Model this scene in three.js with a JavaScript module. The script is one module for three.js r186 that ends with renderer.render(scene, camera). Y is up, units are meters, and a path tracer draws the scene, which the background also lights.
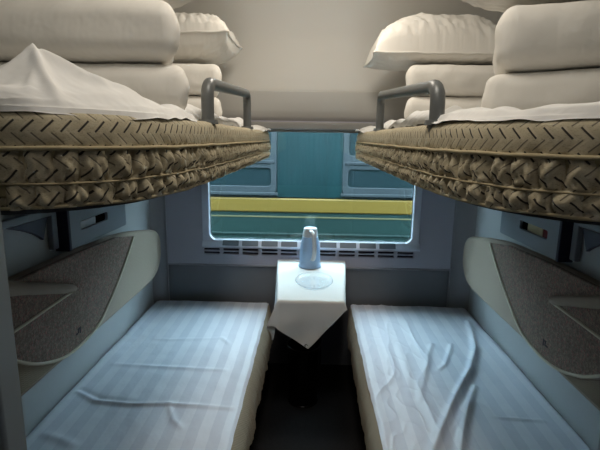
import * as THREE from 'three';
import { RectAreaLightUniformsLib } from 'three/addons/lights/RectAreaLightUniformsLib.js';
import { ImprovedNoise } from 'three/addons/math/ImprovedNoise.js';
import { RoundedBoxGeometry } from 'three/addons/geometries/RoundedBoxGeometry.js';
import * as BGU from 'three/addons/utils/BufferGeometryUtils.js';

// ---------- camera, sky, lamps, exposure ----------
RectAreaLightUniformsLib.init();
const scene = new THREE.Scene();
const camera = new THREE.PerspectiveCamera(53.13, 4 / 3, 0.02, 200);
camera.rotation.order = 'YXZ';
camera.position.set(0, 1.5, 0);
camera.rotation.set(THREE.MathUtils.degToRad(-10.98), THREE.MathUtils.degToRad(1.45), THREE.MathUtils.degToRad(0.9));
const renderer = new THREE.WebGLRenderer({ antialias: true });
renderer.toneMapping = THREE.LinearToneMapping;
renderer.toneMappingExposure = 1.0;
renderer.shadowMap.enabled = true;
renderer.shadowMap.type = THREE.PCFSoftShadowMap;
const SKY = 17.0;                                   // overcast daylight, a little blue
scene.background = new THREE.Color().setRGB(0.80 * SKY, 0.88 * SKY, 1.10 * SKY);
const LAMP_COLOR = new THREE.Color().setRGB(1.0, 0.905, 0.78);
const COMPARTMENT_LAMP = 13.5, WINDOW_END_LAMP = 29, CORRIDOR_LAMP = 0.3;

// ---------- helpers ----------
const used = {};
function numbered(name) { const n = used[name] = (used[name] ?? -1) + 1; return n ? `${name}_${String(n).padStart(3, '0')}` : name; }
function info(o, label, category, group) { o.userData.label = label; if (category) o.userData.category = category; if (group) o.userData.group = group; return o; }
function thing(name, label, category, pos = [0, 0, 0], group) {
  const o = new THREE.Group(); o.name = numbered(name); o.position.set(...pos); scene.add(o);
  return info(o, label, category, group);
}
function mesh(name, geo, mat, parent = scene, label) {
  const m = new THREE.Mesh(geo, mat); m.name = parent === scene ? numbered(name) : name; m.castShadow = m.receiveShadow = true; parent.add(m);
  if (label) m.userData.label = label;
  if (parent !== scene && parent.position && parent.isGroup) { m.position.sub(parent.position); }
  return m;
}
function struct(name, parent = scene) { const o = new THREE.Group(); o.name = name; o.userData.kind = 'structure'; scene.add(o); return o; }
function rng(seed) { return () => { seed = (seed + 0x6d2b79f5) | 0; let t = Math.imul(seed ^ (seed >>> 15), 1 | seed); t = (t + Math.imul(t ^ (t >>> 7), 61 | t)) ^ t; return ((t ^ (t >>> 14)) >>> 0) / 4294967296; }; }
const perlin = new ImprovedNoise();
const noise = (x, y = 0, z = 0) => perlin.noise(x + 31.7, y + 17.3, z + 5.1);
const clamp = (x, a, b) => Math.min(b, Math.max(a, x));
const sstep = (a, b, x) => { const t = clamp((x - a) / (b - a), 0, 1); return t * t * (3 - 2 * t); };
const lerp = (a, b, t) => a + (b - a) * t;
function grid(nu, nv, f, uvf) {                    // f(u, v) -> [x, y, z], u and v in 0..1
  const pos = [], uv = [], idx = [];
  for (let j = 0; j <= nv; j++) for (let i = 0; i <= nu; i++) { const u = i / nu, v = j / nv; pos.push(...f(u, v)); uv.push(...(uvf ? uvf(u, v) : [u, v])); }
  for (let j = 0; j < nv; j++) for (let i = 0; i < nu; i++) { const a = j * (nu + 1) + i, b = a + 1, c = a + nu + 1, d = c + 1; idx.push(a, b, d, a, d, c); }
  const g = new THREE.BufferGeometry();
  g.setAttribute('position', new THREE.Float32BufferAttribute(pos, 3)); g.setAttribute('uv', new THREE.Float32BufferAttribute(uv, 2)); g.setIndex(idx); g.computeVertexNormals();
  return g;
}
function box(x0, x1, y0, y1, z0, z1, r = 0.004) {
  const g = r > 0 ? new RoundedBoxGeometry(x1 - x0, y1 - y0, z1 - z0, 2, Math.min(r, (x1 - x0) / 2.01, (y1 - y0) / 2.01, (z1 - z0) / 2.01)) : new THREE.BoxGeometry(x1 - x0, y1 - y0, z1 - z0);
  return g.translate((x0 + x1) / 2, (y0 + y1) / 2, (z0 + z1) / 2);
}
function tube(points, r, seg = 40, rad = 10, closed = false) { return new THREE.TubeGeometry(new THREE.CatmullRomCurve3(points.map((p) => new THREE.Vector3(...p)), closed, 'catmullrom', 0.5), seg, r, rad, closed); }
function polyTube(points, r, bend, rad = 14) {      // a bent pipe: straight runs joined by round bends
  const P = points.map((p) => new THREE.Vector3(...p)), path = new THREE.CurvePath(); let from = P[0];
  for (let i = 1; i < P.length - 1; i++) {
    const a = P[i].clone().add(P[i - 1].clone().sub(P[i]).setLength(bend)), b = P[i].clone().add(P[i + 1].clone().sub(P[i]).setLength(bend));
    path.add(new THREE.LineCurve3(from, a)); path.add(new THREE.QuadraticBezierCurve3(a, P[i], b)); from = b;
  }
  path.add(new THREE.LineCurve3(from, P[P.length - 1]));
  return new THREE.TubeGeometry(path, 90, r, rad, false);
}
function planUv(g, s = 1) { const p = g.attributes.position, uv = []; for (let i = 0; i < p.count; i++) uv.push((p.getX(i) + p.getZ(i) * 0.8) * s, (p.getY(i) + p.getZ(i) * 0.6) * s); g.setAttribute('uv', new THREE.Float32BufferAttribute(uv, 2)); return g; }
function roundRect(s, x0, x1, y0, y1, r) { s.moveTo(x0 + r, y0); s.lineTo(x1 - r, y0); s.absarc(x1 - r, y0 + r, r, -Math.PI / 2, 0); s.lineTo(x1, y1 - r); s.absarc(x1 - r, y1 - r, r, 0, Math.PI / 2); s.lineTo(x0 + r, y1); s.absarc(x0 + r, y1 - r, r, Math.PI / 2, Math.PI); s.lineTo(x0, y0 + r); s.absarc(x0 + r, y0 + r, r, Math.PI, Math.PI * 1.5); return s; }
const extrude = (shape, depth, bevel = 0, seg = 2, curve = 16) => new THREE.ExtrudeGeometry(shape, { depth, bevelEnabled: bevel > 0, bevelSize: bevel, bevelThickness: bevel, bevelSegments: seg, curveSegments: curve, steps: 1 });

// ---------- textures ----------
function canvasTex(w, h, draw, srgb, rep) {
  const c = document.createElement('canvas'); c.width = w; c.height = h; draw(c.getContext('2d'), w, h);
  const t = new THREE.CanvasTexture(c); t.wrapS = t.wrapT = THREE.RepeatWrapping; t.magFilter = THREE.LinearFilter; if (srgb) t.colorSpace = THREE.SRGBColorSpace;
  if (rep) t.repeat.set(...rep);
  return t;
}
function dataTex(n, f, srgb, rep) {                 // f(x, y in 0..1) -> [r, g, b] 0..255
  const d = new Uint8Array(n * n * 4);
  for (let y = 0; y < n; y++) for (let x = 0; x < n; x++) { const c = f(x / n, y / n, x, y); for (let k = 0; k < 3; k++) d[(y * n + x) * 4 + k] = clamp(c[k] ?? c[0], 0, 255); d[(y * n + x) * 4 + 3] = 255; }
  const t = new THREE.DataTexture(d, n, n, THREE.RGBAFormat); t.wrapS = t.wrapT = THREE.RepeatWrapping; t.magFilter = THREE.LinearFilter; if (srgb) t.colorSpace = THREE.SRGBColorSpace;
  if (rep) t.repeat.set(...rep); t.needsUpdate = true; return t;
}
const tileNoise = (x, y, f, s = 0) => { const a = x * Math.PI * 2, b = y * Math.PI * 2, r = f / 6.28; return 0.5 * noise(Math.cos(a) * r + s, Math.sin(a) * r, Math.cos(b) * r) + 0.5 * noise(Math.sin(b) * r, Math.cos(a) * r + 9 + s, Math.sin(a) * r + 4); };
// herringbone berth cloth: 0.16 m square tile, rows of short dark dashes that lean one way and then the other
function dashes(ctx, w, h, ground, dash, hi) {
  const R = rng(5); ctx.fillStyle = ground; ctx.fillRect(0, 0, w, h);
  for (let k = 0; k < 5200; k++) { ctx.globalAlpha = 0.10; ctx.fillStyle = R() < 0.5 ? hi : dash; ctx.fillRect(R() * w, R() * h, 2 + R() * 9, 2 + R() * 3); }
  const rows = 8, cols = 6, rh = h / rows, cw = w / cols;
  for (let r = -1; r <= rows; r++) for (let c = -1; c <= cols; c++) {
    const s = ((r % 2) + 2) % 2 ? 1 : -1, x = (c + 0.5 + (s > 0 ? 0.5 : 0)) * cw, y = (r + 0.5) * rh;
    ctx.globalAlpha = 0.35; ctx.strokeStyle = hi; ctx.lineWidth = w * 0.025; ctx.lineCap = 'butt'; ctx.beginPath(); ctx.moveTo(x - cw * 0.40 + w * 0.028, y - s * rh * 0.55); ctx.lineTo(x + cw * 0.40 + w * 0.028, y + s * rh * 0.55); ctx.stroke();
    ctx.globalAlpha = s > 0 ? 0.95 : 0.5; ctx.strokeStyle = dash; ctx.lineWidth = w * (s > 0 ? 0.018 : 0.014); ctx.beginPath(); ctx.moveTo(x - cw * 0.34, y - s * rh * 0.46); ctx.lineTo(x + cw * 0.34, y + s * rh * 0.46); ctx.stroke();
  }
  ctx.globalAlpha = 1;
}
const T = {
  skirt: canvasTex(512, 512, (c, w, h) => dashes(c, w, h, '#b8ad92', '#332f2c', '#cabfa6'), true, [1 / 0.16, 1 / 0.16]),
  skirtBump: canvasTex(512, 512, (c, w, h) => dashes(c, w, h, '#808080', '#4a4a4a', '#9c9c9c'), false, [1 / 0.16, 1 / 0.16]),
  stripe: dataTex(256, (x) => { const s = x < 0.5 ? 1 : 0; return [s ? 228 : 216, s ? 231 : 220, s ? 238 : 229]; }, true, [1 / 0.085, 1 / 0.085]),
  stripeRough: dataTex(128, (x) => [0, x < 0.5 ? 120 : 180, 0], false, [1 / 0.085, 1 / 0.085]),
  cotton: dataTex(256, (x, y) => [128 + 70 * tileNoise(x, y, 9) + 40 * tileNoise(x, y, 26, 3)], false, [1 / 0.35, 1 / 0.35]),
  knit: dataTex(128, (x, y) => { const a = Math.sin(x * 50.265) * Math.sin(y * 50.265 + Math.sin(x * 25.13) * 1.2); return [128 + 90 * a]; }, false, [1 / 0.06, 1 / 0.06]),
  knitColor: dataTex(128, (x, y) => { const a = Math.sin(x * 50.265) * Math.sin(y * 50.265 + Math.sin(x * 25.13) * 1.2); return [156 + 20 * a, 145 + 20 * a, 127 + 20 * a]; }, true, [1 / 0.06, 1 / 0.06]),
  speckle: (() => { const R = rng(8); const cells = new Float32Array(256 * 256).map(() => R()); return dataTex(256, (x, y, i, j) => { const a = cells[(j >> 1) * 256 + (i >> 1)], b = cells[(j >> 3) * 256 + (i >> 2) + 3000], k = 0.62 * a + 0.38 * b, red = cells[(j >> 2) * 256 + (i >> 2) + 9000] > 0.9 ? 26 : 0; return [88 + 72 * k + red, 76 + 67 * k - red * 0.2, 67 + 61 * k]; }, true, [1 / 0.3, 1 / 0.3]); })(),
  carpet: (() => { const R = rng(3); return dataTex(128, () => { const k = R() * 16; return [11 + k, 11 + k, 13 + k]; }, true, [1 / 0.25, 1 / 0.25]); })(),
  grime: dataTex(256, (x, y) => { const k = 235 + 30 * tileNoise(x, y, 5) + 18 * tileNoise(x, y, 30, 7); return [k, k, k]; }, true, [1 / 2.3, 1 / 1.7]),
};
T.carpet.magFilter = THREE.LinearFilter;

// ---------- materials ----------
const std = (color, roughness = 0.6, extra = {}) => new THREE.MeshStandardMaterial({ color, roughness, ...extra });
const M = {
  wallLight: std('#acafb1', 0.55), wallUpper: new THREE.MeshPhysicalMaterial({ color: '#dcd9d2', roughness: 0.5, clearcoat: 1, clearcoatRoughness: 0.42 }), windowWall: std('#aaa8b3', 0.5), lowerPanel: std('#74767b', 0.6), pillar: std('#979699', 0.55), ceiling: std('#c9c6be', 0.6), pelmet: std('#bcbab5', 0.5),
  frameWhite: std('#ccd1dc', 0.4), gasket: std('#1a1d20', 0.7), ventGrey: std('#62686f', 0.5), dark: std('#0c0d0f', 0.9), blind: std('#83827f', 0.6), jamb: std('#7d878c', 0.5), floor: std('#ffffff', 0.95, { map: T.carpet }),
  bedding: std('#e6e2da', 0.9, { bumpMap: T.cotton, bumpScale: 0.004 }), beddingCool: std('#e2e1de', 0.9, { bumpMap: T.cotton, bumpScale: 0.004 }),
  sheet: new THREE.MeshStandardMaterial({ color: '#f3f5f9', roughness: 1, map: T.stripe, roughnessMap: T.stripeRough, bumpMap: T.cotton, bumpScale: 0.0015 }),
  cloth: std('#dcdcd9', 0.9, { bumpMap: T.cotton, bumpScale: 0.001 }),
  skirt: std('#ffffff', 0.9, { map: T.skirt, bumpMap: T.skirtBump, bumpScale: 0.004 }), skirtTrim: std('#a59878', 0.85), board: std('#3a3d42', 0.7), mattress: std('#a89a78', 0.9),
  rail: std('#6b6e6e', 0.42, { metalness: 0.25 }), knit: std('#ffffff', 0.95, { map: T.knitColor, bumpMap: T.knit, bumpScale: 0.0025 }), speckle: std('#ffffff', 0.95, { map: T.speckle, bumpMap: T.speckle, bumpScale: 0.003 }),
  beige: std('#a89a8a', 0.9, { bumpMap: T.knit, bumpScale: 0.001 }), piping: std('#c9c0ab', 0.8), base: std('#2a2b2e', 0.8), boxGrey: std('#7d858d', 0.5), navy: std('#20233a', 0.55), plateNavy: std('#2b3048', 0.5),
  thermosBlue: new THREE.MeshPhysicalMaterial({ color: '#93afd0', roughness: 0.28, clearcoat: 0.4 }), thermosSilver: std('#c9cdd2', 0.3, { metalness: 0.35 }), binBlack: std('#0a0a0b', 0.25),
  glass: new THREE.MeshPhysicalMaterial({ color: '#ffffff', roughness: 0.0, transmission: 1, thickness: 0, ior: 1.5 }),
  tintGlass: new THREE.MeshPhysicalMaterial({ color: '#e2f2ee', roughness: 0.0, transmission: 1, thickness: 0, ior: 1.5 }),
  tray: new THREE.MeshPhysicalMaterial({ color: '#fbfcfd', roughness: 0.12, transmission: 1, thickness: 0, ior: 1.18 }),
  trainGrey: std('#282c32', 0.6, { map: T.grime }), trainFrame: std('#2e3237', 0.5), trainTeal: std('#00282c', 0.45, { map: T.grime }), trainGreen: std('#152e2c', 0.5, { map: T.grime }), trainYellow: std('#765a1b', 0.5, { map: T.grime }), trainCream: std('#5d563a', 0.6),
  trainGlass: std('#1a262b', 0.3), trainRoof: std('#4b5255', 0.7), gravel: std('#3a3834', 0.95), lampGlow: new THREE.MeshStandardMaterial({ color: '#ffffff', emissive: LAMP_COLOR, emissiveIntensity: 2 }),
  curtain: new THREE.MeshPhysicalMaterial({ color: '#6f767c', roughness: 1, transmission: 0.1, thickness: 0 }),
  cream: std('#c8bb9a', 0.8), red: std('#7b2630', 0.7), paper: std('#b9bcc0', 0.8), exterior: std('#2f5f52', 0.6), mark: std('#2d2b33', 0.8),
};
for (const m of Object.values(M)) if (m.isMeshStandardMaterial && !m.transmission) m.side = THREE.DoubleSide;

// ---------- the setting ----------
const W = 1.01, ZW = -2.8, ZD = -0.66;             // half width, window wall, door partition
{
  const floor = struct('floor'); mesh('carpet', box(-W - 0.05, W + 0.05, -0.05, 0, ZW - 0.1, ZD + 0.06, 0), M.floor, floor); mesh('carpet', box(-1.7, 1.7, -0.05, 0, ZD + 0.06, 0.95, 0), M.floor, floor);
  for (const s of [-1, 1]) { const w = struct(s < 0 ? 'wall_left' : 'wall_right'); mesh('wall_panel', box(s < 0 ? -W - 0.05 : W, s < 0 ? -W : W + 0.05, 0, 2.5, ZW - 0.15, ZD, 0), M.wallLight, w); }
  // window wall: upper panel with the opening and the row of slits, dark lower panel, pillars in the corners
  const ww = struct('wall_window');
  const s = new THREE.Shape(); s.moveTo(-0.925, 0.685); s.lineTo(0.892, 0.685); s.lineTo(0.892, 1.60); s.lineTo(-0.925, 1.60); s.closePath();
  const op = new THREE.Path(); roundRect(op, -0.675, 0.665, 0.83, 1.56, 0.05); s.holes.push(op);
  const pitch = 0.1243;
  for (let k = 0; k < 11; k++) for (const y of [0.786, 0.763]) { const h = new THREE.Path(), x = -0.69 + k * pitch; roundRect(h, x, x + 0.105, y - 0.0078, y + 0.0078, 0.006); s.holes.push(h); }
  mesh('window_panel', extrude(s, 0.02).translate(0, 0, ZW - 0.02), M.windowWall, ww);
  mesh('slit_backing', box(-0.72, 0.72, 0.745, 0.805, ZW - 0.05, ZW - 0.03, 0), M.dark, ww);
  mesh('panel_trim', box(-0.925, 0.892, 0.676, 0.688, ZW - 0.02, ZW + 0.006, 0.003), M.pillar, ww);
  mesh('lower_panel', box(-0.925, 0.892, 0, 0.68, ZW - 0.03, ZW - 0.008, 0), M.lowerPanel, ww);
  // outer skin of the carriage side, with the window opening
  const o = new THREE.Shape(); o.moveTo(-4, -1.1); o.lineTo(4, -1.1); o.lineTo(4, 2.55); o.lineTo(-4, 2.55); o.closePath();
  const oh = new THREE.Path(); roundRect(oh, -0.69, 0.68, 0.815, 1.58, 0.05); o.holes.push(oh);
  mesh('outer_skin', extrude(o, 0.05).translate(0, 0, ZW - 0.14), M.exterior, ww);
  mesh('window_reveal', (() => { const q = new THREE.Shape(); roundRect(q, -0.70, 0.69, 0.805, 1.59, 0.05); const h = new THREE.Path(); roundRect(h, -0.668, 0.658, 0.837, 1.553, 0.05); q.holes.push(h); return extrude(q, 0.08).translate(0, 0, ZW - 0.10); })(), M.windowWall, ww);
  // the wall above the window, curving over into the ceiling
  const prof = [[1.60, -2.835], [1.625, -2.815], [1.66, -2.80], [1.71, -2.79], [1.768, -2.785], [1.772, -2.792], [1.776, -2.785], [1.84, -2.775], [1.95, -2.755], [2.06, -2.72], [2.16, -2.66], [2.26, -2.57], [2.34, -2.45], [2.40, -2.30], [2.43, -2.12], [2.44, -1.95]];
  const rows = prof.length - 1;
  const cove = (a, b) => { const ps = prof.slice(a, b); const n = ps.length - 1; const curve = new THREE.CatmullRomCurve3(ps.map(([y, z]) => new THREE.Vector3(0, y, z)), false, 'catmullrom', 0.4); return grid(2, n * 5, (u, v) => { const p = curve.getPoint(v); return [lerp(-W, W, u), p.y, p.z]; }, (u, v) => [u * 2, v]); };
  mesh('pelmet_panel', cove(0, 6), M.pelmet, ww); mesh('cove_panel', cove(5, rows + 1), M.wallUpper, ww);
  mesh('cove_backing', box(-W, W, 1.58, 2.5, ZW - 0.09, ZW - 0.045, 0), M.dark, ww);
  for (const s of [-1, 1]) {
    const t = struct(s < 0 ? 'trim_1' : 'trim_2'), e = s < 0 ? -0.925 : 0.892;
    mesh('corner_pillar', grid(8, 2, (u, v) => { const a = u * Math.PI / 2; return [lerp(s * W, e, u), lerp(0, 1.7, v), ZW - 0.01 + 0.07 * (1 - u) * (1 - u)]; }), M.pillar, t);
    mesh('pillar_edge', box(Math.min(e, e + s * 0.012), Math.max(e, e + s * 0.012), 0.0, 1.62, ZW - 0.02, ZW + 0.004, 0.003), M.pillar, t);
  }
  const c = struct('ceiling'); mesh('ceiling_panel', box(-W - 0.05, W + 0.05, 2.44, 2.5, ZW - 0.14, ZD + 0.06, 0), M.ceiling, c); mesh('ceiling_panel', box(-1.7, 1.7, 2.44, 2.5, ZD + 0.06, 0.95, 0), M.ceiling, c);
  // door partition with its doorway and jambs
  const d = struct('wall_door'), j = 0.468;
  for (const s of [-1, 1]) mesh('partition_panel', box(s < 0 ? -1.7 : j, s < 0 ? -j : 1.7, 0, 2.44, ZD, ZD + 0.05, 0.006), M.jamb, d);
  mesh('lintel', box(-j, j, 2.08, 2.44, ZD, ZD + 0.05, 0.004), M.jamb, d);
  // corridor behind the camera, with its own window
  const cw = struct('wall_corridor'); const q = new THREE.Shape(); q.moveTo(-1.7, 0); q.lineTo(1.7, 0); q.lineTo(1.7, 2.44); q.lineTo(-1.7, 2.44); q.closePath(); const qh = new THREE.Path(); roundRect(qh, -0.65, 0.65, 0.9, 1.75, 0.05); q.holes.push(qh);
  mesh('corridor_panel', extrude(q, 0.06).translate(0, 0, 0.9), M.wallLight, cw);
  for (const s of [-1, 1]) mesh('corridor_end', box(s < 0 ? -1.75 : 1.7, s < 0 ? -1.7 : 1.75, 0, 2.44, ZD, 0.96, 0), M.wallLight, cw);
  const w2 = struct('window_2'); mesh('window_pane', box(-0.65, 0.65, 0.9, 1.75, 0.935, 0.941, 0), M.glass, w2);
  const g = struct('ground'); mesh('track_bed', box(-14, 14, -1.3, -1.1, -14, 8, 0), M.gravel, g);
}
// the window itself
{
  const w = struct('window_1');
  const ring = (a, b, c, d, r, e) => { const s = new THREE.Shape(); roundRect(s, a - e, b + e, c - e, d + e, r * 0.35); const h = new THREE.Path(); roundRect(h, a, b, c, d, r); s.holes.push(h); return s; };
  mesh('window_frame', extrude(ring(-0.652, 0.642, 0.845, 1.54, 0.055, 0.034), 0.022, 0.006, 3).translate(0, 0, ZW - 0.012), M.frameWhite, w);
  mesh('gasket', extrude(ring(-0.645, 0.635, 0.852, 1.533, 0.05, 0.012), 0.016).translate(0, 0, ZW - 0.03), M.gasket, w);
  mesh('window_pane', box(-0.655, 0.645, 0.842, 1.543, ZW - 0.034, ZW - 0.029, 0), M.tintGlass, w);
  // sloping sill with its row of grey air vents
  const sill = mesh('sill', (() => { const p = new THREE.Shape(); p.moveTo(0, 0); p.lineTo(0.034, 0); p.lineTo(0.034, 0.007); p.lineTo(0.012, 0.041); p.lineTo(0, 0.041); p.closePath(); return extrude(p, 1.376, 0.002, 1).rotateY(-Math.PI / 2).rotateY(Math.PI).translate(-0.69, 0.811, 0); })(), M.frameWhite, w);
  // place: profile runs from the wall (x = 0) to the room (x = 0.05)
  const gp = sill.geometry.attributes.position; for (let i = 0; i < gp.count; i++) { const x = gp.getX(i), z = gp.getZ(i); gp.setZ(i, ZW - 0.004 + Math.abs(z)); } sill.geometry.computeVertexNormals();
  for (let k = 0; k < 9; k++) { const x = -0.56 + k * 0.1243; mesh('vent_cell', new RoundedBoxGeometry(0.103, 0.036, 0.006, 1, 0.002).rotateX(-Math.PI * 0.182).translate(x + 0.05, 0.8345, ZW + 0.0205), M.ventGrey, w); }
}
{
  const b = thing('roller_blind', 'grey roller blind casing rolled up along the top of the window', 'blind', [0, 1.54, ZW + 0.03]);
  mesh('casing', box(-0.78, 0.76, 1.545, 1.592, ZW - 0.005, ZW + 0.045, 0.012), M.blind, b);
  mesh('pull_bar', box(-0.70, 0.68, 1.532, 1.546, ZW + 0.008, ZW + 0.028, 0.005), M.blind, b);
}
// lamps
function lamp(name, label, x, y, z, w, l, power) {
  const t = thing(name, label, 'lamp', [x, y, z]);
  mesh('housing', box(x - w / 2 - 0.03, x + w / 2 + 0.03, y, y + 0.03, z - l / 2 - 0.03, z + l / 2 + 0.03, 0.01), M.frameWhite, t);
  mesh('diffuser', box(x - w / 2, x + w / 2, y - 0.012, y + 0.004, z - l / 2, z + l / 2, 0.004), M.lampGlow, t);
  const a = new THREE.RectAreaLight(LAMP_COLOR, power, w, l); a.position.set(0, -0.02, 0); a.lookAt(0, -5, 0); a.name = 'glow'; a.rotation.set(-Math.PI / 2, 0, 0); t.add(a);
}
{
  const t = thing('curtain', 'pleated pale grey curtain drawn over the corridor window', 'curtain', [0, 0.85, 0.87]);
  for (const s of [-1, 1]) mesh('curtain_half', grid(120, 4, (u, v) => [lerp(s * 0.72, -s * 0.03, u), lerp(0.82, 1.83, v), 0.865 + s * 0.006 + 0.016 * Math.sin(u * 60)]), M.curtain, t);
  mesh('curtain_rail', new THREE.CylinderGeometry(0.009, 0.009, 1.5, 10).rotateZ(Math.PI / 2).translate(0, 1.835, 0.865), M.rail, t);
}
lamp('ceiling_lamp', 'flat white ceiling lamp over the door end of the sleeping compartment', 0, 2.405, -0.88, 0.34, 0.34, COMPARTMENT_LAMP);
lamp('ceiling_lamp', 'flat white ceiling lamp over the window end of the sleeping compartment', 0, 2.405, -1.98, 0.28, 0.28, WINDOW_END_LAMP);
lamp('ceiling_lamp', 'flat white ceiling lamp in the corridor outside the door', 0, 2.405, 0.25, 0.3, 0.8, CORRIDOR_LAMP);

// ---------- upper berths ----------
const edgeCurve = (s) => new THREE.CatmullRomCurve3([[0.268, -2.76], [0.274, -2.3], [0.276, -1.8], [0.277, -1.4], [0.281, -1.15], [0.292, -0.99], [0.307, -0.9], [0.328, -0.84], [0.356, -0.79], [0.39, -0.75], [0.43, -0.715], [0.47, -0.70], [0.51, -0.692]].map(([x, z]) => new THREE.Vector3(s * x, 0, z)), false, 'centripetal');
function upperBerth(s, label, seed) {
  const t = thing('upper_berth', label, 'berth', [s * 0.64, 1.37, -1.72]);
  const curve = edgeCurve(s), N = 620, pts = curve.getSpacedPoints(N), len = curve.getLength();
  const outline = (inset) => { const sh = new THREE.Shape(); pts.forEach((p, i) => { const x = p.x + s * inset; if (i % 12 === 0) i ? sh.lineTo(x, -p.z) : sh.moveTo(x, -p.z); }); sh.lineTo(s * 1.005, -(ZD - 0.025)); sh.lineTo(s * 1.005, 2.77); sh.closePath(); return sh; };
  mesh('base_board', extrude(outline(0.03), 0.03).rotateX(-Math.PI / 2).translate(0, 1.37, 0), M.board, t);
  mesh('mattress', extrude(outline(0.014), 0.115, 0.004, 1).rotateX(-Math.PI / 2).translate(0, 1.402, 0), M.mattress, t);
  // gathered cloth skirt: flat band on top, two ruched bands below
  const R = rng(seed), folds = []; let at = 0; while (at < len + 0.1) { folds.push(at); at += lerp(0.020, 0.036, sstep(len - 0.55, len - 0.25, at)) + R() * lerp(0.012, 0.022, sstep(len - 0.55, len - 0.25, at)); }
  const ruche = (d) => { let k = 0; while (k < folds.length - 2 && folds[k + 1] < d) k++; const q = clamp((d - folds[k]) / (folds[k + 1] - folds[k]), 0, 1); return Math.pow(Math.sin(Math.PI * q), 0.3); };
  const rowsY = [1.533, 1.538, 1.534, 1.524, 1.51, 1.496, 1.484, 1.478, 1.474, 1.468, 1.46, 1.45, 1.44, 1.432, 1.427, 1.423, 1.42, 1.414, 1.407, 1.399, 1.392, 1.388, 1.384, 1.38];
  const rowsO = [-0.05, -0.018, -0.004, 0.002, 0.005, 0.006, 0.005, 0.003, 0.0, 0.001, 0.003, 0.005, 0.005, 0.004, 0.002, 0.0, 0.0, 0.001, 0.003, 0.004, 0.003, 0.001, -0.001, -0.002];
  const rowsR = [0, 0, 0, 0, 0, 0, 0, 0.25, 0.75, 0.92, 1, 1, 1, 0.95, 0.88, 0.75, 0.75, 0.88, 0.95, 1, 0.95, 0.85, 0.8, 0.75], nv = rowsY.length - 1;
  const frame = (u) => { const p = curve.getPointAt(clamp(u, 0, 1)), a = curve.getTangentAt(clamp(u, 0, 1)); let nx = a.z, nz = -a.x; if (nx * s > 0) { nx = -nx; nz = -nz; } return [p, nx, nz]; };
  const fr = Array.from({ length: 901 }, (_, i) => frame(i / 900));
  const skirt = grid(900, nv, (u, v) => {
    const [p, nx, nz] = fr[Math.round(u * 900)], j = Math.round(v * nv), d = u * len;
    const band2 = j > 15 ? 0.012 : 0, r = ruche(d + band2 + 0.006 * noise(d * 14, j * 0.35));
    const o = rowsO[j] + rowsR[j] * (0.024 * r - 0.014 - 0.009 * Math.pow(1 - Math.abs(noise(d * 36 + j * 0.11, j * 0.13, seed + 1)), 7) + 0.004 * noise(d * 30, j * 0.5, seed)) + (j > 2 && j < 8 ? 0.0035 * noise(d * 26, j * 0.6, seed) : 0);
    const y = rowsY[j] + 0.003 * noise(d * 4, seed) + (j > 8 ? 0.003 * noise(d * 24, j * 0.3, seed + 3) : 0);
    return [p.x + nx * o, y, p.z + nz * o];
  }, (u, v) => { const j = Math.round(v * nv); let h = 0; for (let k = 1; k <= j; k++) h += Math.hypot(rowsY[k] - rowsY[k - 1], rowsO[k] - rowsO[k - 1]); return [u * len, -h]; });
  const sk = mesh('cloth_skirt', skirt, M.skirt, t, 'khaki herringbone cloth skirt gathered in two bands');
  for (const [y, o, r] of [[1.477, 0.008, 0.0042], [1.4205, 0.0065, 0.0022], [1.381, 0.0, 0.0032]]) {
    const line = []; for (let i = 0; i <= 150; i++) { const [p, nx, nz] = frame(i / 150); line.push(new THREE.Vector3(p.x + nx * o, y + 0.0025 * noise(i * 0.16, y * 50, seed), p.z + nz * o)); }
    const m = new THREE.Mesh(new THREE.TubeGeometry(new THREE.CatmullRomCurve3(line), 300, r, 7), M.skirtTrim); m.name = 'piping'; m.castShadow = m.receiveShadow = true; sk.add(m);
  }
  const z0 = s < 0 ? -1.29 : -1.12, z1 = -2.06, x = s * 0.296;
  const rail = mesh('guard_rail', polyTube([[x, 1.49, z0], [x, s < 0 ? 1.645 : 1.625, z0], [x, 1.688, z1], [x, 1.49, z1]], 0.0178, 0.045), M.rail, t, 'grey bent tube guard rail');
  for (const z of [z0, z1]) { const m = new THREE.Mesh(new THREE.CylinderGeometry(0.026, 0.028, 0.012, 18).translate(x - t.position.x, 1.54 - t.position.y, z - t.position.z), M.rail); m.name = 'rail_collar'; m.castShadow = m.receiveShadow = true; m.position.sub(rail.position).add(new THREE.Vector3(-t.position.x, -t.position.y, -t.position.z).negate().add(new THREE.Vector3(-t.position.x, -t.position.y, -t.position.z))); m.position.set(t.position.x, t.position.y, t.position.z); rail.add(m); }
  return t;
}
upperBerth(-1, 'left upper berth with a gathered khaki herringbone cloth skirt and grey guard rail', 11);
upperBerth(1, 'right upper berth with a gathered khaki herringbone cloth skirt and grey guard rail', 29);

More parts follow.
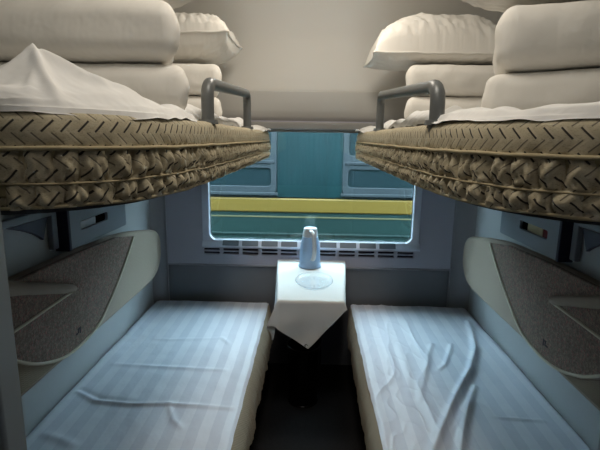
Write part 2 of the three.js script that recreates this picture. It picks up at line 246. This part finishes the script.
function upperSheet(s, label) {
  const curve = edgeCurve(s), NU = 560, NV = 130;
  const g = grid(NU, NV, (u, v) => {
    const w = u * 0.985 + 0.004, p = curve.getPointAt(w), q = v * 1.0, z = lerp(p.z, clamp(lerp(-2.76, -0.69, w), -2.76, -0.69), v);
    const inset = sstep(-1.12, -1.3, p.z) * (1 - sstep(-2.42, -2.5, p.z)), over = 0.008 + 0.010 * noise(w * 9, s) + 0.012 * sstep(-2.42, -2.52, p.z) - 0.062 * inset;
    let x = lerp(p.x - s * (over - 0.006), s * 1.0, Math.pow(v, 1.25)), y = 1.546;
    const edge = Math.abs(x - p.x) - 0.05 * inset;
    { const k = 1 - 0.85 * sstep(0.06, 0.14, edge); y += k * (0.010 * noise(x * 7, z * 6, s) + 0.006 * noise(x * 17, z * 19, s * 2)); }
    const e = Math.exp(-Math.pow((edge - 0.06) / 0.05, 2));
    y += e * (s > 0 && p.z > -1.25 ? 0.5 : 1) * (0.016 + 0.022 * inset + 0.018 * noise(z * 5, s * 3) + 0.01 * noise(z * 15, s * 5));
    if (s < 0) {                                     // the heaped fold of sheet towards the door
      const ridge = (ax, az, bx, bz, ha, hb, wd) => { const dx = bx - ax, dz = bz - az, L = dx * dx + dz * dz, k = clamp(((x - ax) * dx + (z - az) * dz) / L, 0, 1), d = Math.hypot(x - ax - k * dx, z - az - k * dz); return lerp(ha, hb, k) * Math.exp(-Math.pow(d / wd, 1.5)); };
      y += Math.max(ridge(-0.50, -0.83, -0.435, -0.89, 0.09, 0.066, 0.066), ridge(-0.435, -0.89, -0.33, -1.02, 0.066, 0.0, 0.066), ridge(-0.50, -0.83, -0.62, -0.74, 0.088, 0.03, 0.05), ridge(-0.50, -0.83, -0.46, -0.745, 0.086, 0.02, 0.026), ridge(-0.50, -0.83, -0.40, -0.86, 0.086, 0.012, 0.026), ridge(-0.58, -0.72, -0.68, -0.80, 0.06, 0.07, 0.03)) * sstep(0.004, 0.05, edge);
      y += Math.max(ridge(-0.50, -0.83, -0.41, -0.74, 0.022, 0.008, 0.010), ridge(-0.49, -0.84, -0.40, -0.88, 0.018, 0.010, 0.012), ridge(-0.50, -0.83, -0.56, -0.72, 0.02, 0.0, 0.010), ridge(-0.43, -0.86, -0.345, -0.93, 0.012, 0.004, 0.010)) * sstep(0.004, 0.04, edge);
    } else y += 0.008 * Math.exp(-Math.pow((edge - 0.045) / 0.04, 2)) * sstep(-1.4, -0.9, z);
    y -= 0.016 * Math.pow(1 - sstep(0, 0.022, edge + (v < 0.001 ? -0.02 : 0)), 1) * (v < 0.06 ? 1 : 0);
    y = Math.max(y, v < 0.02 ? 1.524 : 1.542);
    return [x, y, z];
  }, (u, v) => [u * 2.1, v * 0.7]);
  const m = mesh('bed_sheet', g, M.beddingCool); info(m, label, 'sheet');
  return m;
}
upperSheet(-1, 'white sheet on the left upper berth heaped into a peaked fold near the door');
upperSheet(1, 'white sheet lying flat on the right upper berth with a rolled edge');

// folded quilts: soft blocks with layered folds at the end that faces the aisle
function softBox(w, h, d, r, seed, taper = 0, sag = 0) {
  const g0 = new THREE.BoxGeometry(2, 2, 2, 54, 26, 30); g0.deleteAttribute('uv'); g0.deleteAttribute('normal'); const g = BGU.mergeVertices(g0, 1e-4), p = g.attributes.position, H = [w / 2, h / 2, d / 2], n = new THREE.Vector3();
  for (let i = 0; i < p.count; i++) {
    const c = [p.getX(i), p.getY(i), p.getZ(i)].map((k) => Math.sin(k * Math.PI / 2 * 0.98) / Math.sin(Math.PI / 2 * 0.98) * 0.35 + k * 0.65), q = c.map((k, a) => k * H[a]), b = q.map((k, a) => clamp(k, -H[a] + r, H[a] - r));
    n.set(q[0] - b[0], q[1] - b[1], q[2] - b[2]); const onEdge = n.length() > 1e-6; if (onEdge) n.setLength(r);
    let [x, y, z] = [b[0] + n.x, b[1] + n.y, b[2] + n.z];
    y += 0.012 * (1 - Math.pow(Math.abs(2 * x / w), 2)) * (1 - Math.pow(Math.abs(2 * z / d), 2)) * Math.sign(y) * 0.1;
    z += 0.02 * (1 - Math.pow(2 * y / h, 2)) * Math.sign(z) * 0.6;
    const fold = sstep(0.42, 0.5, Math.abs(x) / w);                    // pressed-in layers at both ends
    x += Math.sign(x) * fold * (0.0022 * Math.cos(y / h * Math.PI * 4 + 2 * noise(z * 5, seed)) + 0.005 * noise(y * 11, z * 7, seed));
    x += 0.008 * noise(y * 6, z * 4, seed); y += 0.002 * noise(x * 6, z * 6, seed + 4) + 0.002 * noise(x * 17, z * 15, seed); z += 0.01 * noise(x * 4, y * 8, seed + 9) + 0.003 * noise(x * 14, y * 16, seed + 2);
    y += sag * (x / w) ;
    const k = (d / 2 - z) / d; x = x - Math.sign(w) * 0 + taper * k * 0.5 - taper * 0.25 * 0; if (taper) { const side = taper < 0 ? 1 : -1; const share = clamp(0.5 + side * x / w, 0, 1); x += taper * k * (share - 0.5); }
    p.setXYZ(i, x, y, z);
  }
  g.computeVertexNormals(); return planUv(g);
}
function quilt(label, x0, x1, y0, y1, z1, depth, s, seed, sag = 0) {       // z1 is the face towards the door
  const cx = (x0 + x1) / 2, cy = (y0 + y1) / 2, cz = z1 - depth / 2;
  const q = mesh('folded_quilt', softBox(x1 - x0, y1 - y0 - 0.004, depth, Math.min(0.05, (y1 - y0) * 0.33), seed, s * 0.12, sag), M.bedding); q.position.set(cx, cy, cz);
  info(q, label, 'quilt', 'folded white quilts on the upper berths');
}
quilt('lower folded white quilt of the near stack on the left upper berth', -0.985, -0.300, 1.552, 1.675, -1.12, 0.30, -1, 3);
quilt('upper folded white quilt of the near stack on the left upper berth', -0.985, -0.318, 1.675, 1.822, -1.115, 0.30, -1, 14);
quilt('lower folded white quilt of the far stack by the window on the left upper berth', -0.985, -0.435, 1.552, 1.692, -2.2, 0.38, -1, 25);
quilt('upper folded white quilt of the far stack by the window on the left upper berth', -0.985, -0.43, 1.692, 1.842, -2.2, 0.38, -1, 36);
quilt('lower folded white quilt of the near stack on the right upper berth', 0.398, 0.985, 1.562, 1.678, -1.12, 0.30, 1, 47, 0.040);
quilt('upper folded white quilt of the near stack on the right upper berth', 0.418, 0.985, 1.680, 1.835, -1.115, 0.30, 1, 58, 0.042);
quilt('lower folded white quilt of the far stack by the window on the right upper berth', 0.425, 0.985, 1.552, 1.704, -2.2, 0.38, 1, 69);
quilt('upper folded white quilt of the far stack by the window on the right upper berth', 0.42, 0.985, 1.704, 1.850, -2.2, 0.38, 1, 80);

function pillow(label, cx, cy, cz, w, d, top, bottom, s, seed, tilt = 0, turn = 0) {
  const t = thing('pillow', label, 'pillow', [cx, cy, cz], 'white pillows on the quilt stacks');
  const prof = (a) => Math.pow(Math.max(0, 1 - Math.pow(Math.abs(a), 3.2)), 0.48);
  const half = (sign, th) => grid(64, 44, (u, v) => {
    const a = u * 2 - 1, b = v * 2 - 1, k = prof(a) * prof(b), pin = 1 - 0.05 * (1 - Math.pow(Math.abs(a), 2)) * Math.abs(b) * 0, x = a * w / 2 * (1 - 0.05 * (1 - b * b)), z = b * d / 2 * (1 - 0.05 * (1 - a * a));
    const rim = Math.pow(Math.max(Math.abs(a), Math.abs(b)), 3) * k, wr = rim * 0.05 * noise(a * 3 + b * 11, b * 3 - a * 11, seed) + 0.012 * k * noise(a * 4, b * 4, seed + 5) + 0.012 * k * Math.max(0, noise(a * 9 - b * 5, seed, b * 2));
    return [x, sign * (th * k) + wr * (sign > 0 ? 1 : 0.5), z];
  }, (u, v) => [u * w, v * d]);
  const a = half(1, top), b = half(-1, bottom); b.index.array.reverse(); b.computeVertexNormals();
  const body = mesh('pillow_body', BGU.mergeGeometries([a, b]), M.bedding, t); body.position.set(0, 0, 0);
  const line = []; for (let i = 0; i < 96; i++) { const f = i / 96 * 4, k = Math.floor(f), q = (f - k) * 2 - 1; const [x, z] = k === 0 ? [q, -1] : k === 1 ? [1, q] : k === 2 ? [-q, 1] : [-1, -q]; line.push(new THREE.Vector3(x * w / 2 * (1 - 0.05 * (1 - z * z)), 0.004 * noise(i * 0.4, seed), z * d / 2 * (1 - 0.05 * (1 - x * x)))); }
  const pe = mesh('seam_edge', new THREE.TubeGeometry(new THREE.CatmullRomCurve3(line, true), 200, 0.006, 6, true), M.bedding, t); pe.position.set(0, 0, 0);
  t.rotation.set(0, turn, tilt);
}
pillow('white pillow topping the far quilt stack on the left upper berth', -0.695, 1.972, -2.42, 0.58, 0.42, 0.115, 0.115, -1, 2, 0.03, 0.0);
pillow('plump white pillow topping the far quilt stack on the right upper berth', 0.615, 1.895, -2.42, 0.68, 0.42, 0.20, 0.04, 1, 7, 0.0, 0.0);
pillow('white pillow topping the near quilt stack on the left upper berth', -0.66, 1.925, -1.30, 0.62, 0.34, 0.09, 0.095, -1, 12);
pillow('white pillow with drooping corner topping the near quilt stack on the right upper berth', 0.70, 1.945, -1.30, 0.62, 0.34, 0.09, 0.10, 1, 17);

// ---------- lower berths ----------
const BY = 0.45;
function lowerBerth(s, label, seed) {
  const t = thing('lower_berth', label, 'berth', [s * 0.63, 0, -1.74]);
  mesh('berth_base', box(Math.min(s * 0.36, s * 1.005), Math.max(s * 0.36, s * 1.005), 0.001, 0.30, -2.76, -0.70, 0.01), M.base, t);
  mesh('mattress', box(Math.min(s * 0.272, s * 0.992), Math.max(s * 0.272, s * 0.992), 0.302, 0.442, -2.765, -0.70, 0.02), M.knit, t);
  const g = grid(420, 16, (u, v) => {
    const z = lerp(-2.768, -0.70, u), k = v, rag = 0.018 * noise(z * 7, seed) + 0.008 * noise(z * 23, seed);
    const y = lerp(BY - 0.009, 0.318 + rag, k), o = 0.003 + (s < 0 ? 0.056 : 0.04) * Math.pow(k, 0.7) * sstep(0, 0.12, u + 0.03) + 0.008 * Math.sin(Math.PI * Math.min(1, k * 1.25)) + k * (0.010 * noise(z * 16, seed + 2) + 0.006 * noise(z * 45, seed)) - 0.006 * sstep(0.85, 1, k);
    return [s * (0.27 - o), y, z];
  }, (u, v) => [u * 2.07, v * 0.14]);
  mesh('knitted_skirt', g, M.knit, t, 'beige knitted skirt with a ruffled lower hem');
}
lowerBerth(-1, 'left lower berth with a beige knitted side and a dark base', 4);
lowerBerth(1, 'right lower berth with a beige knitted side and a dark base', 9);
const ridgeFn = (pts, h, w, asym = 1) => (x, z) => { let best = 0; for (let i = 0; i < pts.length - 1; i++) { const [ax, az] = pts[i], [bx, bz] = pts[i + 1], dx = bx - ax, dz = bz - az, k = clamp(((x - ax) * dx + (z - az) * dz) / (dx * dx + dz * dz), 0, 1), d = Math.hypot(x - ax - k * dx, z - az - k * dz); const f = (i + k) / (pts.length - 1); best = Math.max(best, Math.exp(-Math.pow(d / w, 2)) * (0.25 + 0.75 * Math.sin(Math.PI * clamp(f * 0.86 + 0.07, 0, 1)))); } return h * best; };
const creases = {
  '-1': [ridgeFn([[-0.95, -1.67], [-0.85, -1.607], [-0.7, -1.588], [-0.545, -1.602], [-0.30, -1.588]], 0.010, 0.012), ridgeFn([[-0.95, -1.69], [-0.84, -1.632], [-0.7, -1.615]], -0.006, 0.012), ridgeFn([[-0.90, -1.9], [-0.68, -1.888], [-0.38, -1.878]], 0.006, 0.013), ridgeFn([[-0.8, -2.178], [-0.72, -2.168], [-0.47, -2.207]], 0.004, 0.014), ridgeFn([[-0.55, -1.602], [-0.50, -1.50], [-0.46, -1.46]], 0.006, 0.012), ridgeFn([[-0.46, -2.21], [-0.41, -2.14]], 0.006, 0.012), ridgeFn([[-0.93, -1.40], [-0.85, -1.37], [-0.8, -1.35]], 0.008, 0.016)],
  '1': [ridgeFn([[0.93, -2.508], [0.892, -2.328], [0.845, -2.148], [0.743, -1.923], [0.648, -1.768], [0.562, -1.62], [0.465, -1.435], [0.40, -1.30]], 0.027, 0.017), ridgeFn([[0.72, -1.80], [0.64, -1.64], [0.55, -1.44], [0.50, -1.30]], 0.019, 0.014), ridgeFn([[0.64, -2.2], [0.60, -2.1], [0.528, -1.885], [0.459, -1.683]], 0.010, 0.014), ridgeFn([[0.46, -2.2], [0.455, -2.0], [0.451, -1.88], [0.42, -1.7]], 0.005, 0.020), ridgeFn([[0.74, -2.2], [0.70, -2.1], [0.645, -1.98], [0.60, -1.93]], 0.011, 0.012), ridgeFn([[0.72, -1.58], [0.78, -1.572], [0.906, -1.567]], 0.007, 0.008), ridgeFn([[0.34, -2.3], [0.36, -2.0], [0.35, -1.8]], 0.004, 0.02)],
};
function lowerSheet(s, label) {
  const g = grid(220, 300, (u, v) => {
    const z = lerp(-2.757, -0.71, v), wob = 0.004 * noise(z * 5, s) + 0.003 * noise(z * 17, s), a = 0.262 + wob, x = s * lerp(a, 0.992, u);
    let y = BY + 0.004 + 0.004 * noise(x * 5, z * 4, s) + 0.0015 * noise(x * 16, z * 12, s);
    for (const f of creases[s]) y += f(x, z);
    if (s > 0) y += 0.0075 * Math.pow(1 - Math.abs(noise(x * 6 + z * 1.5, z * 2.2 - x * 1.2, 4)), 9) * (1 - sstep(0.55, 0.85, x)) + 0.003 * Math.pow(1 - Math.abs(noise(x * 13, z * 7, 9)), 8) * (1 - sstep(0.4, 0.75, x));
    const e = s * x - a; y -= 0.010 * Math.pow(1 - sstep(0, 0.02, e), 2); y -= 0.008 * Math.pow(1 - sstep(0, 0.03, 0.992 - s * x), 2); y -= 0.008 * Math.pow(1 - sstep(0, 0.02, z + 2.757), 2);
    return [x, Math.max(y, 0.4425), z];
  }, (u, v) => [u * 0.73, v * 2.05]);
  info(mesh('bed_sheet', g, M.sheet), label, 'sheet');
}
lowerSheet(-1, 'white satin-striped sheet on the left lower berth with faint creases running across it');
lowerSheet(1, 'white satin-striped sheet on the right lower berth with a long wavy wrinkle');

// ---------- padded backrests ----------
function backrest(s, label) {
  const t = thing('backrest', label, 'backrest', [s * 0.98, 0.65, -1.7]);
  const put = (g) => { g.rotateY(Math.PI / 2); const p = g.attributes.position; return g; };   // shape (x = -z, y) extruded along z -> x
  const flat = (shape, depth, bevel, x0, seg = 4) => { const g = extrude(shape, depth, bevel, seg, 20), p = g.attributes.position; for (let i = 0; i < p.count; i++) { const a = p.getX(i), b = p.getY(i), c = p.getZ(i); p.setXYZ(i, s * (x0 - c), b, -a); } if (s > 0) { const n = g.attributes.normal; } g.computeVertexNormals(); return planUv(g); };
  const sh = new THREE.Shape(); sh.moveTo(0.76, 0.66); sh.lineTo(2.50, 0.66); sh.bezierCurveTo(2.62, 0.66, 2.70, 0.70, 2.715, 0.78); sh.bezierCurveTo(2.725, 0.86, 2.70, 0.90, 2.63, 0.92); sh.bezierCurveTo(2.48, 0.945, 2.3, 0.985, 2.1, 0.995); sh.lineTo(1.7, 1.01); sh.lineTo(0.76, 1.02); sh.closePath();
  mesh('pad', flat(sh, 0.022, 0.022, 0.985), M.beige, t, 'beige padded backrest body with rounded far end');
  const pr = [[2.283, 0.975], [2.18, 0.885], [2.076, 0.806], [1.946, 0.722], [1.849, 0.675], [1.72, 0.655], [1.58, 0.660], [1.45, 0.70], [1.343, 0.757], [1.2, 0.865], [1.08, 0.985]].map(([a, b]) => [a + (s > 0 ? 0.02 : 0), b]);
  const cs = new THREE.SplineCurve(pr.map((p) => new THREE.Vector2(...p))).getPoints(60), sh2 = new THREE.Shape(); cs.forEach((p, i) => (i ? sh2.lineTo(p.x, p.y) : sh2.moveTo(p.x, p.y))); sh2.lineTo(1.08, 1.034); sh2.lineTo(1.7, 1.026); sh2.lineTo(2.1, 1.008); sh2.closePath();
  mesh('centre_panel', flat(sh2, 0.010, 0.006, 0.952, 2), M.speckle, t, 'brown speckled centre panel');
  const kn = new THREE.Shape(); kn.moveTo(0.80, 0.664); kn.lineTo(1.56, 0.66); kn.lineTo(1.45, 0.695); kn.lineTo(1.343, 0.752); kn.lineTo(1.2, 0.86); kn.lineTo(1.09, 0.96); kn.lineTo(0.80, 0.97); kn.closePath();
  mesh('lower_panel', flat(kn, 0.005, 0.003, 0.947, 1), std('#8f836f', 0.95, { bumpMap: T.knit, bumpScale: 0.002, side: THREE.DoubleSide }), t, 'tan knitted lower panel');
  mesh('piping', tube(cs.filter((_, i) => i % 3 === 0).map((p) => [s * 0.9315, p.y, -p.x]), 0.006, 120, 8), M.piping, t);
  const tip = [s * 0.933, 0.892, -1.665];
  mesh('piping', tube([tip, [s * 0.934, 0.888, -1.5], [s * 0.934, 0.884, -1.36], [s * 0.935, 0.88, -1.1]], 0.0055, 40, 8), M.piping, t);
  // tapered padded roll that rises from the tip towards the door
  const a = new THREE.Vector3(s * 0.932, 0.898, -1.68), b = new THREE.Vector3(s * 0.93, 1.05, -1.24), pts = [[0, 0.001], [0.01, 0.012], [0.05, 0.017], [0.2, 0.019], [0.6, 0.022], [0.66, 0.0205], [0.72, 0.022], [0.95, 0.028], [0.99, 0.022], [1, 0.001]].map(([k, r]) => new THREE.Vector2(r, k * a.distanceTo(b)));
  const rollG = new THREE.LatheGeometry(pts, 20); rollG.applyQuaternion(new THREE.Quaternion().setFromUnitVectors(new THREE.Vector3(0, 1, 0), b.clone().sub(a).normalize())); rollG.translate(a.x, a.y, a.z);
  mesh('padded_roll', rollG, M.beige, t, 'beige tapered padded roll');
  const mk = [];  for (const [dz, dy, w, h] of [[0, 0, 0.006, 0.022], [0.014, 0.004, 0.006, 0.018], [0.007, 0.012, 0.022, 0.005], [0.026, -0.004, 0.012, 0.006]]) mk.push(new THREE.BoxGeometry(0.003, h, w).translate(s * 0.9355, 0.712 + dy, -1.70 + dz));
  mesh('embroidered_mark', BGU.mergeGeometries(mk), M.mark, t);
}
backrest(-1, 'padded backrest with brown speckled centre on the wall above the left lower berth');
backrest(1, 'padded backrest with brown speckled centre on the wall above the right lower berth');

// ---------- wall boxes and brackets under the upper berths ----------
function wallBox(s, label) {
  const t = thing('wall_box', label, 'storage box', [s * 1.0, 1.05, -1.98]);
  const X = 0.953, sh = new THREE.Shape(); roundRect(sh, 1.712, 2.245, 1.05, 1.235, 0.008); const h = new THREE.Path(); roundRect(h, 1.795, 2.045, 1.108, 1.15, 0.012); sh.holes.push(h);
  const g = extrude(sh, 0.008, 0.003, 2), p = g.attributes.position; for (let i = 0; i < p.count; i++) { const a = p.getX(i), b = p.getY(i), c = p.getZ(i); p.setXYZ(i, s * (X + 0.008 - c), b, -a); } g.computeVertexNormals();
  mesh('front_panel', g, M.boxGrey, t);
  const sx = (a, b) => [Math.min(s * a, s * b), Math.max(s * a, s * b)];
  mesh('bottom', box(...sx(0.958, 1.008), 1.047, 1.057, -2.245, -1.715, 0.002), M.boxGrey, t); mesh('top', box(...sx(0.958, 1.008), 1.228, 1.237, -2.245, -1.715, 0.002), M.boxGrey, t); mesh('far_end', box(...sx(0.958, 1.008), 1.05, 1.235, -2.248, -2.238, 0.002), M.boxGrey, t);
  mesh('end_cap', box(...sx(0.948, 1.008), 1.044, 1.24, -1.716, -1.698, 0.004), M.navy, t, 'dark navy end cap');
  mesh('back_plate', box(...sx(1.0, 1.008), 1.05, 1.235, -2.24, -1.72, 0), M.dark, t);
}
wallBox(-1, 'grey slotted wall box with navy end cap under the left upper berth');
wallBox(1, 'grey slotted wall box with navy end cap under the right upper berth');
const book = (label, s, z0, z1, m, y1) => info(mesh('booklet', box(Math.min(s * 0.967, s * 0.975), Math.max(s * 0.967, s * 0.975), 1.0575, y1, z0, z1, 0.001), m), label, 'booklet');
book('cream booklet standing behind the slot of the right wall box', 1, -2.0, -1.87, M.cream, 1.2); book('dark red booklet standing behind the slot of the right wall box', 1, -1.865, -1.785, M.red, 1.19);
book('pale grey paper leaflet standing behind the slot of the left wall box', -1, -1.96, -1.78, M.paper, 1.14);
function bracket(s, label) {
  const t = thing('berth_bracket', label, 'bracket', [s * 1.0, 1.2, -1.5]), sx = (a, b) => [Math.min(s * a, s * b), Math.max(s * a, s * b)];
  mesh('arm', box(...sx(0.985, 1.008), 1.195, 1.222, -1.67, -1.30, 0.004), M.boxGrey, t); mesh('upright', box(...sx(0.985, 1.008), 1.06, 1.215, -1.69, -1.655, 0.004), M.boxGrey, t);
  const sh = new THREE.Shape(); sh.moveTo(1.42, 1.192); sh.lineTo(1.64, 1.192); sh.lineTo(1.605, 1.115); sh.quadraticCurveTo(1.56, 1.155, 1.42, 1.192); const g = extrude(sh, 0.012, 0.002, 1), p = g.attributes.position; for (let i = 0; i < p.count; i++) { const a = p.getX(i), b = p.getY(i), c = p.getZ(i); p.setXYZ(i, s * (1.006 - c), b, -a); } g.computeVertexNormals();
  mesh('gusset_plate', g, M.plateNavy, t, 'dark navy triangular gusset plate');
}
bracket(-1, 'grey folding bracket with navy triangular plate on the left wall'); bracket(1, 'grey folding bracket with navy triangular plate on the right wall');

// ---------- table, cloth, thermos, tray, bin ----------
const TY = 0.735, TC = 0.006, thw = (z) => lerp(0.205, 0.152, clamp((z + 2.78) / 0.73, 0, 1));
{
  const t = thing('table', 'small fixed table under the window between the lower berths', 'table', [TC, 0, -2.4]);
  const sh = new THREE.Shape(); sh.moveTo(TC - 0.203, 2.785); sh.lineTo(TC - 0.158, 2.09); sh.quadraticCurveTo(TC - 0.15, 2.055, TC - 0.115, 2.055); sh.lineTo(TC + 0.115, 2.055); sh.quadraticCurveTo(TC + 0.15, 2.055, TC + 0.158, 2.09); sh.lineTo(TC + 0.203, 2.785); sh.closePath();
  mesh('tabletop', extrude(sh, 0.022, 0.003, 2).rotateX(-Math.PI / 2).translate(0, TY - 0.03, 0), M.lowerPanel, t);
  mesh('wall_bracket', box(-0.14, 0.15, 0.55, TY - 0.034, -2.80, -2.78, 0.004), M.base, t); mesh('pedestal', box(-0.07, 0.08, 0.001, TY - 0.034, -2.78, -2.66, 0.01), M.base, t);
  const front = (u) => (u < -0.003 ? lerp(-2.035, -1.806, (u + 0.36) / 0.357) : u < 0.185 ? lerp(-1.806, -2.015, (u + 0.003) / 0.188) : lerp(-2.015, -2.14, (u - 0.185) / 0.085));
  const g = grid(120, 130, (a, b) => {
    const u = lerp(-0.36, 0.27, a), w = lerp(-2.775, front(u), b), zc = Math.min(w, -2.052), hw = thw(zc), dx = Math.max(0, Math.abs(u - TC) - hw) * Math.sign(u - TC), dz = Math.max(0, w + 2.052), d = Math.hypot(dx, dz);
    const r = 0.012, bend = Math.min(d, r * 1.57) / r, out = d > 0 ? r * Math.sin(bend) + Math.max(0, d - r * 1.57) * 0.07 : 0, drop = d > 0 ? r * (1 - Math.cos(bend)) + Math.max(0, d - r * 1.57) * 0.995 : 0, k = d > 0 ? out / d : 0;
    const wave = drop * (0.015 * Math.sin(u * 38 + w * 20) + 0.05 * noise(u * 9, w * 9));
    const cx = Math.sign(dx) * Math.min(Math.abs(dx), dz) * 0.45, cz = Math.min(Math.abs(dx), dz) * 0.3;
    return [clamp(u, TC - hw, TC + hw) + cx + dx * k + (dx ? wave * Math.sign(dx) : wave * 0.3), TY - drop + 0.0012 * noise(u * 11, w * 11), zc + cz + dz * k + (dz ? wave : 0)];
  }, (a, b) => [a * 0.63, b * 0.95]);
  const c = mesh('tablecloth', g, M.cloth); info(c, 'white cloth on the small window table, its front corner hanging in a point', 'tablecloth');
  const m = new THREE.Mesh(BGU.mergeGeometries([new THREE.TorusGeometry(0.006, 0.0018, 6, 14, 4.2).translate(-0.013, 0.52, -2.012), new THREE.BoxGeometry(0.004, 0.009, 0.003).translate(-0.017, 0.52, -2.012)]), M.mark); m.name = 'stitched_mark'; c.add(m);
}
{
  const t = thing('thermos', 'light blue thermos jug with silver cap and handle on the tablecloth', 'thermos', [-0.004, TY + 0.003, -2.625]);
  const L = (pts) => new THREE.LatheGeometry(pts.map((p) => new THREE.Vector2(...p)), 40);
  const add = (n, g, m, l) => { const q = mesh(n, g, m, t, l); q.position.set(0, 0, 0); return q; };
  add('body', L([[0.001, 0], [0.068, 0], [0.07, 0.003], [0.0695, 0.008], [0.064, 0.018], [0.0625, 0.03], [0.0625, 0.06], [0.0605, 0.10], [0.056, 0.135], [0.0505, 0.165], [0.047, 0.182], [0.0462, 0.186], [0.001, 0.186]]), M.thermosBlue);
  add('cap', L([[0.001, 0.1865], [0.046, 0.1865], [0.0465, 0.190], [0.044, 0.205], [0.041, 0.222], [0.0395, 0.232], [0.036, 0.238], [0.02, 0.241], [0.001, 0.242]]), M.thermosSilver, 'silver screw cap');
  add('spout', new THREE.CylinderGeometry(0.012, 0.016, 0.03, 14).scale(0.8, 1, 1).rotateX(-0.7).translate(-0.008, 0.205, -0.046), M.thermosSilver);
  const hg = new THREE.TubeGeometry(new THREE.CatmullRomCurve3([[0.008, 0.222, 0.036], [0.012, 0.225, 0.058], [0.018, 0.212, 0.078], [0.022, 0.17, 0.086], [0.024, 0.12, 0.085], [0.022, 0.075, 0.078], [0.018, 0.055, 0.060]].map((p) => new THREE.Vector3(...p))), 40, 0.0085, 12); hg.translate(-0.016, 0, 0).scale(1.5, 1, 1).translate(0.014, 0, 0); add('handle', hg, M.thermosSilver, 'silver handle facing the door');
}
{
  const t = thing('glass_tray', 'clear oval glass tray lying flat on the tablecloth before the thermos', 'tray', [0.022, TY + 0.003, -2.305]);
  const g = new THREE.LatheGeometry([[0.001, 0.0005], [0.075, 0.0005], [0.09, 0.004], [0.1, 0.018], [0.097, 0.019], [0.088, 0.007], [0.074, 0.0045], [0.001, 0.0045]].map((p) => new THREE.Vector2(...p)), 56); g.scale(1, 1, 1.45);
  mesh('dish', g, M.tray, t).position.set(0, 0, 0);
  const cut = []; for (let k = 0; k < 12; k++) cut.push(new THREE.CapsuleGeometry(0.0035, 0.03, 3, 6).rotateX(Math.PI / 2).scale(1, 0.4, 1).translate(0, 0.006, 0.048).rotateY(k * Math.PI / 6).scale(1, 1, 1.45));
  mesh('cut_pattern', BGU.mergeGeometries(cut), M.tray, t).position.set(0, 0, 0);
  mesh('rim', new THREE.TorusGeometry(0.0985, 0.0024, 6, 56).rotateX(Math.PI / 2).scale(1, 1, 1.45).translate(0, 0.0185, 0), M.tray, t).position.set(0, 0, 0);
}
{
  const t = thing('waste_bin', 'black round waste bin on the dark floor below the table', 'bin', [-0.028, 0.001, -2.38]);
  const g = new THREE.LatheGeometry([[0.001, 0], [0.078, 0], [0.08, 0.004], [0.092, 0.34], [0.096, 0.345], [0.096, 0.352], [0.09, 0.352], [0.078, 0.02], [0.001, 0.02]].map((p) => new THREE.Vector2(...p)), 40);
  mesh('bin_body', g, M.binBlack, t).position.set(0, 0, 0); mesh('foot_ring', new THREE.TorusGeometry(0.082, 0.005, 8, 40).rotateX(Math.PI / 2).translate(0, 0.006, 0), M.binBlack, t).position.set(0, 0, 0);
}

// ---------- the green train on the next track ----------
{
  const Z = -5.5, t = thing('train_carriage', 'green railway carriage with a yellow stripe standing on the next track outside the window', 'train', [0, -1.1, Z - 0.5]);
  mesh('body_side', box(-9, 9, -0.3, 2.45, Z - 0.12, Z - 0.02, 0), M.trainGrey, t, 'grey blue window band');
  mesh('lower_side', box(-9, 9, -0.3, 0.60, Z - 0.05, Z, 0.01), M.trainGreen, t, 'green lower side');
  mesh('yellow_stripe', box(-9, 9, 0.588, 0.765, Z - 0.05, Z + 0.02, 0.02), M.trainYellow, t, 'yellow stripe'); mesh('thin_stripe', box(-9, 9, 0.522, 0.540, Z - 0.04, Z + 0.006, 0.002), M.trainCream, t, 'thin cream stripe'); mesh('rub_rail', box(-9, 9, 0.30, 0.325, Z - 0.04, Z + 0.015, 0.005), M.trainGreen, t);
  mesh('roof', new THREE.CylinderGeometry(1.5, 1.5, 18, 32, 1, false, 0, Math.PI).scale(0.3, 1, 1).rotateZ(Math.PI / 2).rotateX(0).translate(0, 2.45, Z - 1.5), M.trainRoof, t);
  mesh('far_side', box(-9, 9, -0.3, 2.45, Z - 3.0, Z - 2.9, 0), M.trainGreen, t);
  const dr = mesh('door', box(-0.425, 0.365, 0.772, 2.2, Z - 0.03, Z + 0.004, 0.01), M.trainTeal, t, 'teal door panel');
  for (const [x, w] of [[-0.425, 0.015], [0.35, 0.015], [0.17, 0.008]]) { const m = new THREE.Mesh(box(x, x + w, 0.772, 2.2, Z, Z + 0.012, 0.002), M.trainTeal); m.name = 'door_moulding'; dr.add(m); }
  for (const x0 of [-1.86, 0.375, -4.2, 2.75]) {
    const x1 = x0 + 1.42, f = new THREE.Shape(); roundRect(f, x0, x1, 0.83, 2.0, 0.05);
    for (const [a, b] of [[0.905, 1.135], [1.29, 1.9]]) { const h = new THREE.Path(); roundRect(h, x0 + 0.055, x1 - 0.055, a, b, 0.05); f.holes.push(h); }
    const fr = mesh('window_frame', extrude(f, 0.03, 0.006, 2).translate(0, 0, Z - 0.02), M.trainFrame, t, 'grey metal window frame');
    for (const [a, b] of [[0.90, 1.14], [1.285, 1.905]]) { const m = new THREE.Mesh(box(x0 + 0.05, x1 - 0.05, a, b, Z - 0.012, Z - 0.004, 0), M.trainGlass); m.name = 'pane'; fr.add(m); }
    const bar = new THREE.Mesh(box(x0 + 0.02, x1 - 0.02, 1.185, 1.222, Z + 0.0, Z + 0.03, 0.008), M.trainGrey); bar.name = 'cross_bar'; fr.add(bar);
    const sillm = new THREE.Mesh(box(x0 - 0.02, x1 + 0.02, 0.80, 0.835, Z - 0.01, Z + 0.035, 0.006), M.trainFrame); sillm.name = 'sill'; fr.add(sillm);
  }
}

scene.traverse((o) => { if (o.isLight && o.shadow) o.castShadow = true; });
renderer.render(scene, camera);
